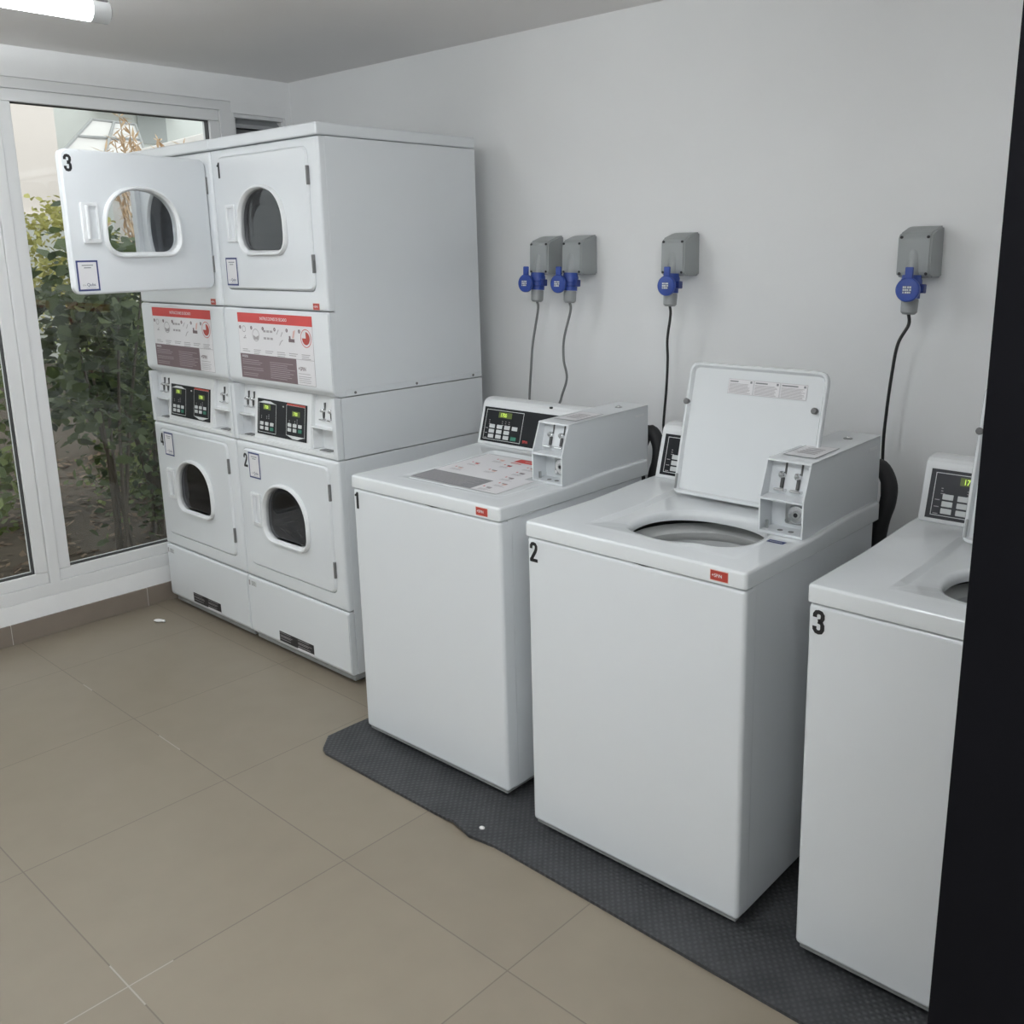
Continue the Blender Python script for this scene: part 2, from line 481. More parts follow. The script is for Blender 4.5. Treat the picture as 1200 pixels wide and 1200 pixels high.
# ------------------------------------------------------------------ ceiling lights
def ceiling_light(loc, label, lamp='tube'):
    e = empty('ceiling_light', label, 'light', loc, 0, 'fluorescent ceiling lights')
    L = 1.25
    MB().box((-.018, -L, .085), (.018, 0, .108), 'plastic_white', .006).build('light_housing', e)
    MB().lathe([(.0325, -L + .03), (.0325, -.05)], lamp, (0, 0, 0), 'y', 14, None, True, True).build('light_tube', e)
    for y0 in (-.05, -L - .03):
        c = MB(); c.lathe([(.02, y0), (.034, y0 + .004), (.034, y0 + .054), (.026, y0 + .06)], 'clear_cap', (0, 0, 0), 'y', 20, None, True, True)
        c.build('end_cap', e)
        c = MB(); c.box((-.03, y0 + .012, .02), (.03, y0 + .05, .108), 'bracket', .004); c.build('bracket', e)
    return e
ceiling_light((1.23, -1.415, CH - .108), 'lit fluorescent tube light on the ceiling near the window', 'tube_dim')
ceiling_light((4.42, -1.95, CH - .108), 'unseen fluorescent tube light added on the ceiling by the added glazed entrance')  # added lamp, out of view, brightens surfaces facing right
ceiling_light((2.95, -1.9, CH - .108), 'unseen fluorescent tube light added on the ceiling in the middle of the room')  # added lamp, out of view, placed to lift the dryer sides

# ------------------------------------------------------------------ dryers
DW, DD, DH = .6815, .71, 1.996
def seven(mb, txt, x, z, h, M): mb.text(txt, x, z, h, 'lcd_digit', -.0022, .012, .85, 'LEFT', M)

def coin_slide(parent, x, y, z, M=None, s=1.0):
    c = MB()
    c.box((x + .0015, y - .003, z + .012 * s), (x + .0065, y + .006, z + .044 * s), 'dark_metal', .001, 1, M)
    c.cyl((x - .002, y - .012, z + .010 * s), .0085 * s, .012, 'chrome', 'y', 16, .002, M)
    c.sphere((x - .002, y - .013, z + .010 * s), .006 * s, 'steel', 10, M)
    c.box((x - .0035, y - .008, z - .022 * s), (x + .004, y + .004, z + .004 * s), 'dark_metal', .001, 1, M)
    c.box((x - .014 * s, y - .020, z - .030 * s), (x + .014 * s, y + .002, z - .023 * s), 'chrome', .002, 1, M)
    return c.build('coin_slide', parent)

def brand_mark(mb, x0, z0, w, h, M=None):
    """small red maker's label: a dot and four letters"""
    mb.rect(x0 - .0015, z0 - .0015, x0 + w + .0015, z0 + h + .0015, 'sticker_pink', -.0005, M)
    mb.rect(x0, z0, x0 + w, z0 + h, 'red_dark', -.0009, M)
    mb.text('+SPiN', x0 + w * .07, z0 + h * .34, h * .36, 'label_white', -.0013, .02, .95, 'LEFT', M)

def dryer_door(parent, hinge, ang, zh, num, num_dx, sticker_low, clear):
    """door in its own plane: x from 0 (handle side) to W (hinge side), z from 0 up"""
    W, H = .572, .475
    M = T(*hinge) @ R(ang, 'Z') @ T(-W, 0, 0)
    oc = (W * .52, H * .5)
    out = rrect(0, 0, W, H, .028)
    hole = arch(.281, .139, .278, .212, .05)
    ring = arch(.281, .120, .310, .246, .064)
    c = (.280, .24)
    A = angset(c, out, hole)
    S = lambda P: polar(P, c, A)
    o0, o1, h0, r0 = S(out), S(inset(out, .006)), S(hole), S(ring)
    door = MB()
    door.loops([xz(h0, .016), xz(o0, .016), xz(o0, .0), xz(o1, -.006), xz(h0, -.006), xz(h0, .016)], 'enamel', M=M)
    bmesh.ops.remove_doubles(door.bm, verts=door.bm.verts, dist=1e-5)
    o = door.build('door', parent)
    cut = MB(); cut.box((.070, -.05, .184), (.107, .011, .294), 'enamel', .006, 2, M); cut = cut.build('pocket')
    md = o.modifiers.new('pocket', 'BOOLEAN'); md.operation = 'DIFFERENCE'; md.object = cut; md.solver = 'EXACT'
    o.modifiers.move(len(o.modifiers) - 1, 0)
    wn_ = o.modifiers['normals']; o.modifiers.remove(wn_)
    bpy.context.view_layer.update()
    me = bpy.data.meshes.new_from_object(o.evaluated_get(bpy.context.evaluated_depsgraph_get()))
    o.modifiers.clear(); o.data = me; me.set_sharp_from_angle(angle=math.radians(40))
    bpy.data.objects.remove(cut); o.modifiers.new('normals', 'WEIGHTED_NORMAL').keep_sharp = True
    r1, r2, r3 = S(inset(ring, .004)), S(inset(ring, .009)), S(inset(ring, .014))
    MB().loops([xz(r0, -.006), xz(r0, -.012), xz(r1, -.020), xz(r2, -.020), xz(r3, -.013), xz(h0, -.006), xz(h0, .012)], 'plastic_white', M=M).build('window_ring', o)
    g0 = S(inset(hole, .001)); g1 = S(inset(hole, .05))
    gl = MB(); gl.loops([xz(g0, .004), xz(g1, .009)], 'porthole_clear' if clear else 'porthole', cap1=True, M=M); gl.build('door_glass', o)
    # recessed pull
    hd = MB(); x0, x1, z0, z1 = .050, .112, .170, .305
    hp = rrect(x0, z0, x1, z1, .006, 3); hc = ((x0 + x1) / 2, (z0 + z1) / 2)
    hi = rrect(x0 + .022, z0 + .014, x1 - .006, z1 - .012, .004, 3); HA = angset(hc, hp, hi, extra=16)
    q = lambda P, y: xz(polar(P, hc, HA), y)
    hd.loops([q(hp, -.005), q(hp, -.013), q(inset(hp, .003), -.015), q(hi, -.014), q(inset(hi, .001), -.004)], 'plastic_white', M=M)
    hd.box((x0 + .012, -.022, z0 + .012), (x0 + .024, -.013, z1 - .01), 'plastic_white', .004, 2, M)
    hd.build('door_handle', o)
    n = MB(); digit(n, num, num_dx, H - .074, .056, 'decal_black', -.0068, M); n.build('number_decal', o, label='black numeral ' + num)
    st = MB(); w_, h_ = .079, .102
    sx, sz = (.012, .012) if sticker_low else (.048, H - .112)
    D = M @ T(sx, -.0066, sz)
    st.rect(0, 0, w_, h_, 'label_blue', -.0003, D); st.rect(.006, .006, w_ - .006, h_ - .006, 'label_white', -.0007, D)
    st.rect(.02, h_ - .018, w_ - .018, h_ - .015, 'label_text', -.001, D); st.rect(.027, h_ - .026, w_ - .026, h_ - .023, 'label_text', -.001, D)
    st.text('the', .016, .017, .007, 'text_grey', -.001, 0, 1, 'LEFT', D); st.text('Qubs', .031, .016, .0105, 'label_ink', -.001, .02, 1, 'LEFT', D)
    st.rect(.028, .009, w_ - .016, .0105, 'text_grey', -.001, D)
    st.build('sticker', o, label='white sticker with dark blue border')
    for z in (.06, H - .125):
        hg = MB(); hg.box((W - .005, -.0075, z), (W + .0035, .012, z + .062), 'hinge_grey', .0015, 1, M); hg.build('hinge', o)
    return o

def dryer(label, x, rz, top_num, low_num, top_ang, name_dx):
    e = empty('stacked_dryer', label, 'clothes dryer', (x, -.86, 0), rz, 'stacked coin dryers')
    w_ = DW
    # side and back shell: upper and lower box, open to the front panels
    for (z0, z1) in ((1.0825, 1.953), (.045, .8575)):
        s = MB(); y0 = .028
        s.box((.0, y0, z0), (.012, DD, z1), 'enamel', .002); s.box((w_ - .012, y0, z0), (w_, DD, z1), 'enamel', .002)
        s.box((.012, DD - .01, z0), (w_ - .012, DD, z1), 'enamel'); s.box((.012, y0, z0), (w_ - .012, DD - .01, z0 + .01), 'enamel')
        s.box((.012, y0, z1 - .01), (w_ - .012, DD - .01, z1), 'enamel')
        c = s.build('cabinet', e)
        if z0 > 1:
            h = MB(); h.box((w_ - .001, .05, 1.084), (w_ + .0025, DD - .004, 1.106), 'enamel', .001, 1); h.build('hem_strip', c)
            for y in (.09, .37, .66):
                q = MB(); q.cyl((w_ + .002, y, 1.094), .005, .002, 'hinge_grey', 'x', 12); q.build('screw', c)
    s = MB(); s.box((.0, .030, .861), (.016, DD, 1.080), 'enamel', .002); s.box((w_ - .016, .030, .861), (w_, DD, 1.080), 'enamel', .002); s.box((.016, .075, .861), (w_ - .016, DD, 1.080), 'enamel'); s.build('middle_cabinet', e)
    # top
    t = MB(); t.box((-.002, -.004, 1.955), (w_ + .002, DD + .002, 1.996), 'enamel', .007, 3); t.build('top_panel', e)
    # front panels with the drum mouths
    for (z0, z1, dz) in ((1.380, 1.953, 1.447), (.297, .8575, .355)):
        out = rrect(.001, z0, w_ - .001, z1, .006, 3)
        rec = rrect(.047, dz - .003, .047 + .578, dz + .479, .030); mouth = ellipse(.345, dz + .235, .25, .200, 2.3)
        c = (.35, dz + .235); A = angset(c, out, rec, mouth); S = lambda P: polar(P, c, A)
        p = MB()
        p.loops([xz(S(out), .03), xz(S(out), .011), xz(S(inset(out, .003)), .004), xz(S(inset(out, .010)), 0), xz(S(rec), 0), xz(S(inset(rec, .003)), .004), xz(S(inset(rec, .003)), .019),
                 xz(S(mouth), .019), xz(S(inset(mouth, .004)), .026), xz(S(inset(mouth, .004)), .032)], 'enamel')
        p.build('front_panel', e)
        d = MB(); cz = dz + .235
        d.loops([[(q[0], .030, q[1]) for q in S(inset(mouth, .003))], [(q[0], .075, q[1]) for q in S(inset(mouth, .003))], [(q[0], .08, q[1]) for q in polar(ellipse(.345, cz, .29, .225, 2), c, A)],
                 [(q[0], .62, q[1]) for q in polar(ellipse(.345, cz, .29, .225, 2), c, A)]], 'drum', cap1=True)
        for k in range(3):
            a = k * 2 * PI / 3 + .5
            mx = R(a, 'Y'); mx = T(.35, 0, cz) @ mx
            d.prism([(-.03, -.226), (.03, -.226), (.012, -.17), (-.012, -.17)], .12, .60, 'drum', 'y', M=mx)
        d.build('drum', e)
    # fascia with the printed instructions
    f = MB()
    f.prism([(.10, 1.083), (.022, 1.083), (.004, 1.098), (0, 1.110), (0, 1.370), (.004, 1.377), (.10, 1.377)], .001, w_ - .001, 'enamel', 'x', .003, 2)
    f = f.build('fascia', e)
    brand = MB(); brand_mark(brand, .598, 1.385, .036, .021); brand.build('brand_sticker', e, label='small red sticker')
    p = MB(); D = T(.098, 0, 1.115); W, H = .485, .246
    p.rect(0, 0, W, H, 'text_grey', -.0005, D); p.rect(.0015, .0015, W - .0015, H - .0015, 'label_white', -.0008, D)
    p.rect(0, H - .036, W, H, 'red', -.0011, D)
    p.text('INSTRUCCIONES DE SECADO', W * .5, H - .0235, .0115, 'label_white', -.0015, .015, .82, 'CENTER', D)
    p.rect(0, 0, W * .77, .092, 'mauve', -.0011, D); p.rect(W * .77, 0, W, .0015, 'text_grey', -.0012, D); p.rect(W * .77, .0905, W, .092, 'text_grey', -.0012, D)
    p.text('AVISOS', .012, .078, .009, 'label_white', -.0015, .01, 1, 'LEFT', D)
    rr = random.Random(3)
    for col, (xa, xb) in enumerate(((.012, .178), (.200, .362))):
        for k in range(9):
            z = .068 - k * .0072
            if k in (3, 6) and col == 0: continue
            p.rect(xa, z, xa + (xb - xa) * rr.uniform(.6, 1), z + .0022, 'text_light', -.0015, D)
    p.text('+SPiN', W * .79, .052, .014, 'mauve', -.0015, .02, .95, 'LEFT', D)
    for z in (.040, .030, .023, .016, .009): p.rect(W * .79, z, W * .79 + .08 * rr.uniform(.7, 1), z + .0018, 'text_grey', -.0015, D)
    sw = .078
    for k in range(6):
        x0 = .008 + k * sw
        p.lathe([(0, 0), (.007, 0)], 'mauve', (x0 + .006, -.0014, H - .055), 'y', 14, D)
        p.text(str(k + 1), x0 + .006, H - .0585, .007, 'label_white', -.0018, .02, .9, 'CENTER', D)
        for j in range(2 + (k % 2)): p.rect(x0 + .012, .108 - j * .007, x0 + .012 + sw * rr.uniform(.45, .72), .1105 - j * .007, 'text_grey', -.0013, D)
    def ring(cx, cz, r0, r1, m): p.lathe([(r0, 0), (r1, 0)], m, (cx, -.0014, cz), 'y', 24, D)
    ring(.040, .185, .010, .0125, 'text_grey'); p.rect(.032, .150, .052, .153, 'text_grey', -.0014, D); p.poly([(.034, -.0014, .150), (.048, -.0014, .163), (.05, -.0014, .160), (.037, -.0014, .148)], 'text_grey', D)
    ring(.120, .165, .021, .0235, 'text_grey'); p.poly([(.100, -.0014, .165), (.106, -.0014, .148), (.134, -.0014, .148), (.140, -.0014, .165), (.120, -.0014, .158)], 'text_grey', D)
    for a in range(3):
        for b_ in range(2): p.rect(.172 + a * .022, .152 + b_ * .026, .189 + a * .022, .160 + b_ * .026, 'text_grey', -.0014, D)
    for (xa, za, xb, zb) in ((.258, .175, .272, .192), (.284, .168, .297, .185), (.272, .136, .284, .150), (.284, .150, .296, .156)):
        p.poly([(xa, -.0014, za), (xa + .003, -.0014, za - .002), (xb + .003, -.0014, zb - .002), (xb, -.0014, zb)], 'text_grey', D)
    p.rect(.335, .150, .372, .162, 'mauve', -.0014, D); p.rect(.338, .162, .348, .172, 'mauve', -.0014, D)
    p.poly([(.358, -.0014, .165), (.368, -.0014, .165), (.38, -.0014, .195), (.366, -.0014, .190)], 'sticker_pink', D)
    cx, cz = .443, .168
    ring(cx, cz, .030, .0325, 'red')
    P = [(cx, -.0016, cz)] + [(cx + .023 * math.cos(a), -.0016, cz + .023 * math.sin(a)) for a in [PI / 2 - k * 1.5 * PI / 28 for k in range(29)]]
    p.poly(P, 'red_dark', D)
    p.build('instruction_label', f, label='printed drying instructions with red header')
    # control console between the two dryers
    k = MB()
    k.box((0, .0, .861), (.024, .029, 1.0815), 'enamel', .004); k.box((w_ - .024, .0, .861), (w_, .029, 1.0815), 'enamel', .004); k.box((.015, .028, .862), (.024, .08, 1.0815), 'enamel'); k.box((w_ - .024, .028, .862), (w_ - .015, .08, 1.0815), 'enamel')
    k.box((.024, .004, .861), (w_ - .024, .07, .880), 'plastic_white', .003)
    k.prism([(.012, .876), (.034, 1.0815), (.07, 1.0815), (.07, .876)], .125, .505, 'plastic_white', 'x', .003)
    for (xa, xb) in ((.024, .125), (.505, w_ - .024)):
        k.prism([(.034, .962), (.050, 1.0815), (.07, 1.0815), (.07, .962)], xa, xb, 'plastic_white')
        k.box((xa, .014, .960), (xb, .07, .966), 'plastic_white', .001, 1)
        k.box((xa, .062, .876), (xb, .07, .962), 'plastic_white')
    k.prism([(.020, .882), (.02, .960), (.064, .960), (.064, .882)], .505, .512, 'plastic_white')
    k = k.build('console', e)
    for xs in ((.056, .094), (.560, .606)):
        for x in xs: coin_slide(k, x, .042, 1.015, None, .85)
        q = MB(); q.cyl((xs[1] - .002, .048, .910), .016, .016, 'steel', 'y', 20, .003); q.cyl((xs[1] - .002, .046, .910), .006, .003, 'decal_black', 'y', 12)
        q.cyl((xs[1] - .012, .052, .945), .006, .012, 'steel', 'y', 12); q.build('coin_lock', k)
        q = MB(); q.box((xs[0] - .012, .018, .880), (xs[1] + .004, .045, .8825), 'hinge_grey'); q.build('coin_tray', k)
    # printed control panel, tilted with the console
    sl = math.atan2(.022, .2055)
    D = T(.150, .012 + .022 * (.899 - .876) / .2055 - .0012, .899) @ R(-sl, 'X')
    W, H = .325, .136
    p = MB(); p.box((0, -.002, 0), (W, .002, H), 'panel_black', M=D)
    p.rect(.012, H * .955, .125, H * .975, 'panel_black', -.003, D)
    def frame(x0, z0, x1, z1):
        t = .0016
        for (a, b_, c, d_) in ((x0, z0, x1, z0 + t), (x0, z1 - t, x1, z1), (x0, z0, x0 + t, z1), (x1 - t, z0, x1, z1)): p.rect(a, b_, c, d_, 'line_white', -.0024, D)
    frame(.008, .008, .128, .122); frame(.196, .014, .316, .128)
    p.poly([(.012, -.0026, .121), (.124, -.0026, .121), (.085, -.0026, .131), (.050, -.0026, .131)], 'line_white', D)
    p.poly([(.200, -.0026, .015), (.240, -.0026, .004), (.272, -.0026, .004), (.312, -.0026, .015)], 'line_white', D)
    p.rect(.200, .127, .318, .134, 'red_dark', -.0026, D)
    for x0 in (.026, .214):
        for (dx_, n_) in ((0, 2), (.036, 2), (.05, 3)):
            for j in range(n_): p.rect(x0 + dx_, .062 + j * .007, x0 + dx_ + .005, .065 + j * .007, 'text_grey', -.0024, D)
    p = p.build('control_panel', e, label='black control panel with two displays')
    for (x0, z0) in ((.040, .096), (.234, .088)):
        d = MB(); d.rect(x0, z0, x0 + .05, z0 + .02, 'lcd_glow', -.0026, D); d.text('1700', x0 + .006, z0 + .004, .0125, 'lcd_digit', -.003, .02, .82, 'LEFT', D); d.build('display', p)
    for (xx, zz) in ((.022, .018), (.208, .030)):
        for i in range(3):
            for j in range(2):
                d = MB(); d.box((xx + i * .034, -.005, zz + j * .018), (xx + i * .034 + .022, -.002, zz + j * .018 + .013), 'button_green' if (i == 2 and j == 0) else 'button_white', .001, 1, D); d.build('button', p)
    d = MB(); d.lathe([(.004, -.003), (.003, -.006), (0, -.007)], 'chrome', (.178, 0, .118), 'y', 14, D); d.build('indicator_lamp', p)
    # plinth panel
    q = MB(); q.prism([(.028, .045), (.008, .045), (0, .058), (0, .286), (.004, .292), (.028, .292)], .001, w_ - .001, 'enamel', 'x', .003)
    q = q.build('kick_panel', e)
    d = MB(); d.rect(.21, .050 + .012, .445, .104, 'label_text', -.0005); d.rect(.21, .062, .445, .104, 'decal_black', -.0008)
    d.rect(.335, .058, .445, .066, 'label_white', -.0010)
    for j in range(6):
        for (xa, xb) in ((.215, .318), (.338, .438)):
            if j % 3 != 1: d.rect(xa, .0715 + j * .0052, xa + (xb - xa) * random.uniform(.7, 1), .0735 + j * .0052, 'text_grey', -.0011)
    d.build('rating_label', q, label='black rating label')
    d = MB(); d.rect(.008, .252, .02, .274, 'text_grey'); d.rect(.026, .252, .066, .274, 'button_white')
    for j in range(4): d.rect(.029, .2545 + j * .0048, .062 - .006 * (j % 2), .2568 + j * .0048, 'label_text', -.0010)
    d.build('small_label', q)
    b = MB(); b.box((.01, .02, .018), (w_ - .01, DD - .02, .048), 'base_grey', .003); b.build('base', e)
    for (fx, fy) in ((.05, .07), (w_ - .05, .07), (.05, DD - .07), (w_ - .05, DD - .07)):
        b = MB(); b.cyl((fx, fy, 0), .018, .02, 'rubber_black', 'z', 16, .003); b.build('foot', e)
    dryer_door(e, (.645 if top_ang else .625, -.003, 1.449), top_ang, 0, top_num, name_dx, True, top_ang != 0)
    dryer_door(e, (.625, -.001, .357), 0, 0, low_num, .012, False, False)
    return e
dryer('white stacked coin dryer beside the window with upper door 3 swung open', .063, 0, '3', '4', math.radians(100), .012)
dryer('white stacked coin dryer next to washer 1 with both its doors closed', .7497, .0014, '1', '2', 0, .006)

# ------------------------------------------------------------------ washers
WW, WD = .652, .70
def zt(y):
    t = min(1, max(0, (y - .24) / .32)); return .894 + .011 * t * t * (3 - 2 * t)
def sd(y, x=0):
    t = min(1, max(0, (y - .07) / .10)); u = min(1, max(0, (x - .36) / .17)); return .0095 * t * t * (3 - 2 * t) * (1 - u * u * (3 - 2 * u))
def washer(label, num, x, y, rz, lid_open):
    e = empty('washing_machine', label, 'washing machine', (x, y, .009), rz, 'top load coin washers')
    Z = -.009                                    # heights below are from the floor
    def B(mb, name, parent=e, **kw): mb.xf(T(0, 0, Z)); return mb.build(name, parent, **kw)
    w_ = WW
    s = MB(); s.box((.004, .034, .040), (.007, .665, .8525), 'enamel', .001, 1); s.box((w_ - .007, .034, .040), (w_ - .004, .665, .8525), 'enamel', .001, 1)
    s.box((.007, .662, .040), (w_ - .007, .665, .8525), 'enamel'); s.box((.007, .034, .040), (w_ - .007, .662, .043), 'enamel'); B(s, 'cabinet')
    f = MB(); f.box((.003, .004, .036), (w_ - .003, .060, .8525), 'enamel', .011, 3); f = B(f, 'front_panel')
    n = MB(); digit(n, num, .014, .787, .054, 'decal_black', .0032); B(n, 'number_decal', f, label='black numeral ' + num)
    b = MB(); b.box((.012, .012, .026), (w_ - .012, .655, .041), 'base_grey', .002); B(b, 'base')
    for (fx, fy) in ((.06, .06), (w_ - .06, .06), (.06, .60), (w_ - .06, .60)):
        b = MB(); b.cyl((fx, fy, .009), .02, .018, 'rubber_black', 'z', 16, .003); B(b, 'foot')
    # worktop with lid seat and opening
    c = (.378, .235)
    outl = rrect(0, 0, w_, WD, .010, 4)
    hole = []
    for k in range(72):
        a = 2 * PI * k / 72; co, si = math.cos(a), math.sin(a)
        dent = 1 - .20 * math.exp(-((a - 1.62 * PI) / .30) ** 2) - .05 * math.exp(-((a - 1.4 * PI) / .2) ** 2)
        rx, ry = .172, .142
        hole.append((c[0] + dent * rx * math.copysign(abs(co) ** .88, co), c[1] + dent * ry * math.copysign(abs(si) ** .88, si)))
    seat = rrect(.138, .062, .590, .505, .022, 5)
    A = angset(c, outl, hole, seat); S = lambda P: polar(P, c, A)
    up = lambda P, dz=0, dep=0: [(p[0], p[1], zt(p[1]) + dz - (sd(p[1], p[0]) if dep else 0)) for p in P]
    fl = lambda P, z: [(p[0], p[1], z) for p in P]
    Ho = S(hole)
    t = MB(); t.loops([fl(S(inset(outl, .02)), .856), fl(S(inset(outl, .002)), .854), fl(S(outl), .856), up(S(outl), -.007), up(S(inset(outl, .0025)), -.002), up(S(inset(outl, .007)), 0),
                       up(S(seat), 0), up(S(inset(seat, .003)), -.0005), up(S(inset(seat, .015)), .0005, 1), up(S(inset(seat, .020)), 0, 1), up(S([(c[0] + (p[0] - c[0]) * 1.09, c[1] + (p[1] - c[1]) * 1.11) for p in hole]), 0, 1),
                       up(S([(c[0] + (p[0] - c[0]) * 1.02, c[1] + (p[1] - c[1]) * 1.03) for p in hole]), -.004, 1), [(p[0], p[1], zt(p[1]) - sd(p[1], p[0]) - .014) for p in Ho], fl(Ho, .862)], 'enamel_top')
    t = B(t, 'top_panel', sharp=60)
    b = MB(); brand_mark(b, .562, .862, .044, .022); B(b, 'brand_sticker', t, label='small red sticker')
    # tub
    tb = MB(); TC = (.372, .252, 0)
    tb.lathe([(.216, .818), (.212, .830), (.200, .838), (.184, .832), (.176, .818), (.180, .802), (.192, .792)], 'tub_white', TC, 'z', 48)
    tb.lathe([(.192, .792), (.196, .735), (.199, .728), (.200, .722), (.203, .42)], 'basket', TC, 'z', 48, None, False, True)
    tb.lathe([(.245, .860), (.245, .55)], 'skirt', TC, 'z', 48)
    tb.lathe([(.09, .42), (.075, .44), (.045, .47), (.04, .60), (0, .62)], 'tub_white', TC, 'z', 24)
    B(tb, 'wash_tub')
    # lid
    LU, LV = .415, .370; nu, nv = .352, .158
    Lo = []
    for (px_, pz_, r) in ((0, 0, .02), (nu, 0, .006), (nu, nv, .006), (LU, nv, .006), (LU, LV, .032), (0, LV, .032)): Lo.append((px_, pz_, r))
    def fillet(P):
        out = []
        n_ = len(P)
        for i in range(n_):
            a, b_, d_ = Vector(P[i - 1][:2]), Vector(P[i][:2]), Vector(P[(i + 1) % n_][:2]); r = P[i][2]
            u, v_ = (a - b_).normalized(), (d_ - b_).normalized()
            p0, p1 = b_ + u * r, b_ + v_ * r
            for k in range(6):
                s_ = k / 5; q = p0 * (1 - s_) ** 2 + b_ * 2 * s_ * (1 - s_) + p1 * s_ ** 2; out.append((q.x, q.y))
        return out
    lo = fillet(Lo); lc = (.18, .25); LA = angset(lc, lo); SL = lambda P: polar(P, lc, LA)
    if lid_open: ML = T(.160, .452, .902) @ R(math.radians(-13.5), 'X')
    else: ML = T(.160, .455, .9055) @ R(math.radians(91.7), 'X')
    th = .016
    l = MB(); l.loops([xz(SL(inset(lo, .006)), 0), xz(SL(inset(lo, .001)), -.003), xz(SL(lo), -.006), xz(SL(lo), -th + .004), xz(SL(inset(lo, .002)), -th), xz(SL(inset(lo, .008)), -th), xz(SL(inset(lo, .014)), -th + .009)],
                      'enamel_top', True, True, ML)
    l = B(l, 'lid', sharp=50)
    if lid_open:
        for (u, v_) in ((.004, .258), (.388, .268)):
            q = MB(); q.cyl((u, -th - .005, v_), .0085, .014, 'hinge_grey', 'y', 14, .002, ML); B(q, 'lid_bumper', l)
        q = MB(); D = ML @ T(.125, -th + .0085, .292)
        for j in range(3):
            x0 = j * .078
            q.rect(x0, 0, x0 + .0765, .040, 'text_grey', -.0003, D); q.rect(x0 + .0008, .0008, x0 + .0757, .0392, 'label_white', -.0006, D)
            q.rect(x0 + .004, .032, x0 + .030 + .01 * j, .0355, 'label_text', -.0010, D); q.rect(x0 + .066, .031, x0 + .072, .037, 'label_text', -.0010, D)
            for i in range(9): q.rect(x0 + .003, .003 + i * .003, x0 + .003 + .069 * random.uniform(.8, 1), .0042 + i * .003, 'text_grey', -.0010, D)
        B(q, 'warning_label', l)
        q = MB(); q.box((.004, -th - .004, .012), (.010, -th + .006, .055), 'steel', .002, 1, ML); B(q, 'lid_hinge', l)
    else:
        # printed wash instructions on the lid: local x, local z = distance from the hinge, outside is +y
        q = MB(); K = ML @ T(0, .0006, 0)
        def pr(xa, za, xb, zb, m_, y=0): q.poly([(xa, y, za), (xb, y, za), (xb, y, zb), (xa, y, zb)], m_, K)
        pr(.012, .012, .345, .356, 'text_grey'); pr(.345, .19, .384, .356, 'text_grey')
        pr(.0135, .0135, .3435, .3545, 'label_white', .0003); pr(.3435, .192, .3825, .3545, 'label_white', .0003)
        pr(.165, .014, .343, .050, 'red', .0006); pr(.165, .060, .21, .066, 'red', .0006)
        pr(.200, .028, .335, .034, 'sticker_pink', .0009)
        pr(.013, .255, .275, .354, 'grey_block', .0006)
        for i in range(11): pr(.022, .264 + i * .0078, .022 + .235 * random.uniform(.8, 1), .2666 + i * .0078, 'text_grey', .0009)
        rr = random.Random(5)
        for (cx, cz) in ((.07, .20), (.075, .13), (.19, .10), (.19, .17), (.28, .09), (.29, .15), (.30, .21), (.33, .27), (.315, .32), (.12, .06)):
            pr(cx - .012, cz - .010, cx + .010, cz - .004, rr.choice(('mauve', 'sticker_pink', 'text_grey')), .0006)
            pr(cx - .004, cz - .004, cx + .012, cz + .006, rr.choice(('text_grey', 'sticker_pink', 'red')), .0006)
            for i in range(3): pr(cx - .022, cz + .012 + i * .005, cx - .022 + .05 * rr.uniform(.6, 1), cz + .0138 + i * .005, 'text_grey', .0006)
            pr(cx - .026, cz - .012, cx - .020, cz - .004, 'red', .0006)
        B(q, 'instruction_label', l, label='printed washing instructions with red header')
    # control hood
    hx = 0 if num == '1' else .012
    h = MB(); h.prism([(.556, .902), (.597, 1.045), (.602, 1.054), (.612, 1.061), (.640, 1.064), (.712, 1.050), (.712, .898), (.562, .898)], hx, .634, 'plastic_white', 'x', .006, 3)
    h = B(h, 'control_hood', sharp=35)
    q = MB(); q.cyl((.318, .603, 1.052), .006, .006, 'decal_black', 'z', 12); B(q, 'hood_screw', h)
    sl = math.atan2(.041, .143)
    D = T(.018 + hx, .556 + .041 * (.916 - .902) / .143 - .0008, .916) @ R(-sl, 'X')
    W, H = .575, .122
    p = MB(); p.box((0, -.0015, 0), (W, .002, H), 'panel_black' if num != '3' else 'panel_grey', M=D)
    def frame(x0, z0, x1, z1, t=.0016):
        for (a, b_, c_, d_) in ((x0, z0, x1, z0 + t), (x0, z1 - t, x1, z1), (x0, z0, x0 + t, z1), (x1 - t, z0, x1, z1)): p.rect(a, b_, c_, d_, 'line_white', -.0019, D)
    frame(.012, .008, .190, .114)
    for (x0, nn) in ((.030, 3), (.092, 3), (.108, 3), (.124, 3)):
        for j in range(nn): p.rect(x0, .062 + j * .0065, x0 + .005 + .006 * (j == 0), .064 + j * .0065, 'text_grey', -.0019, D)
    for j in range(3): p.rect(.018, .046 - j * .017, .030, .048 - j * .017, 'text_grey', -.0019, D)
    p.text('SPiN', .200, .012, .010, 'red', -.0019, .02, .9, 'LEFT', D)
    p = B(p, 'control_panel', label='dark control panel with white keys')
    d = MB(); d.rect(.072, .088, .135, .108, 'lcd_glow', -.0021, D); d.text('1700', .080, .0915, .0135, 'lcd_digit', -.0026, .02, .82, 'LEFT', D); B(d, 'display', p)
    for i in range(4):
        for j in range(3):
            if i == 3 and j == 1: continue
            g = 'button_green' if (i == 3 and j == 0) else 'button_white'
            zz = .014 + j * .0175
            d = MB(); d.box((.036 + i * .036, -.004, zz), (.036 + i * .036 + .026, -.0015, zz + .0135), g, .001, 1, D); B(d, 'button', p)
    # coin box
    x0, x1 = .520, .638
    prof = [(.280, .896), (.280, .985), (.314, 1.073), (.712, 1.079), (.712, .900)]
    k = MB()
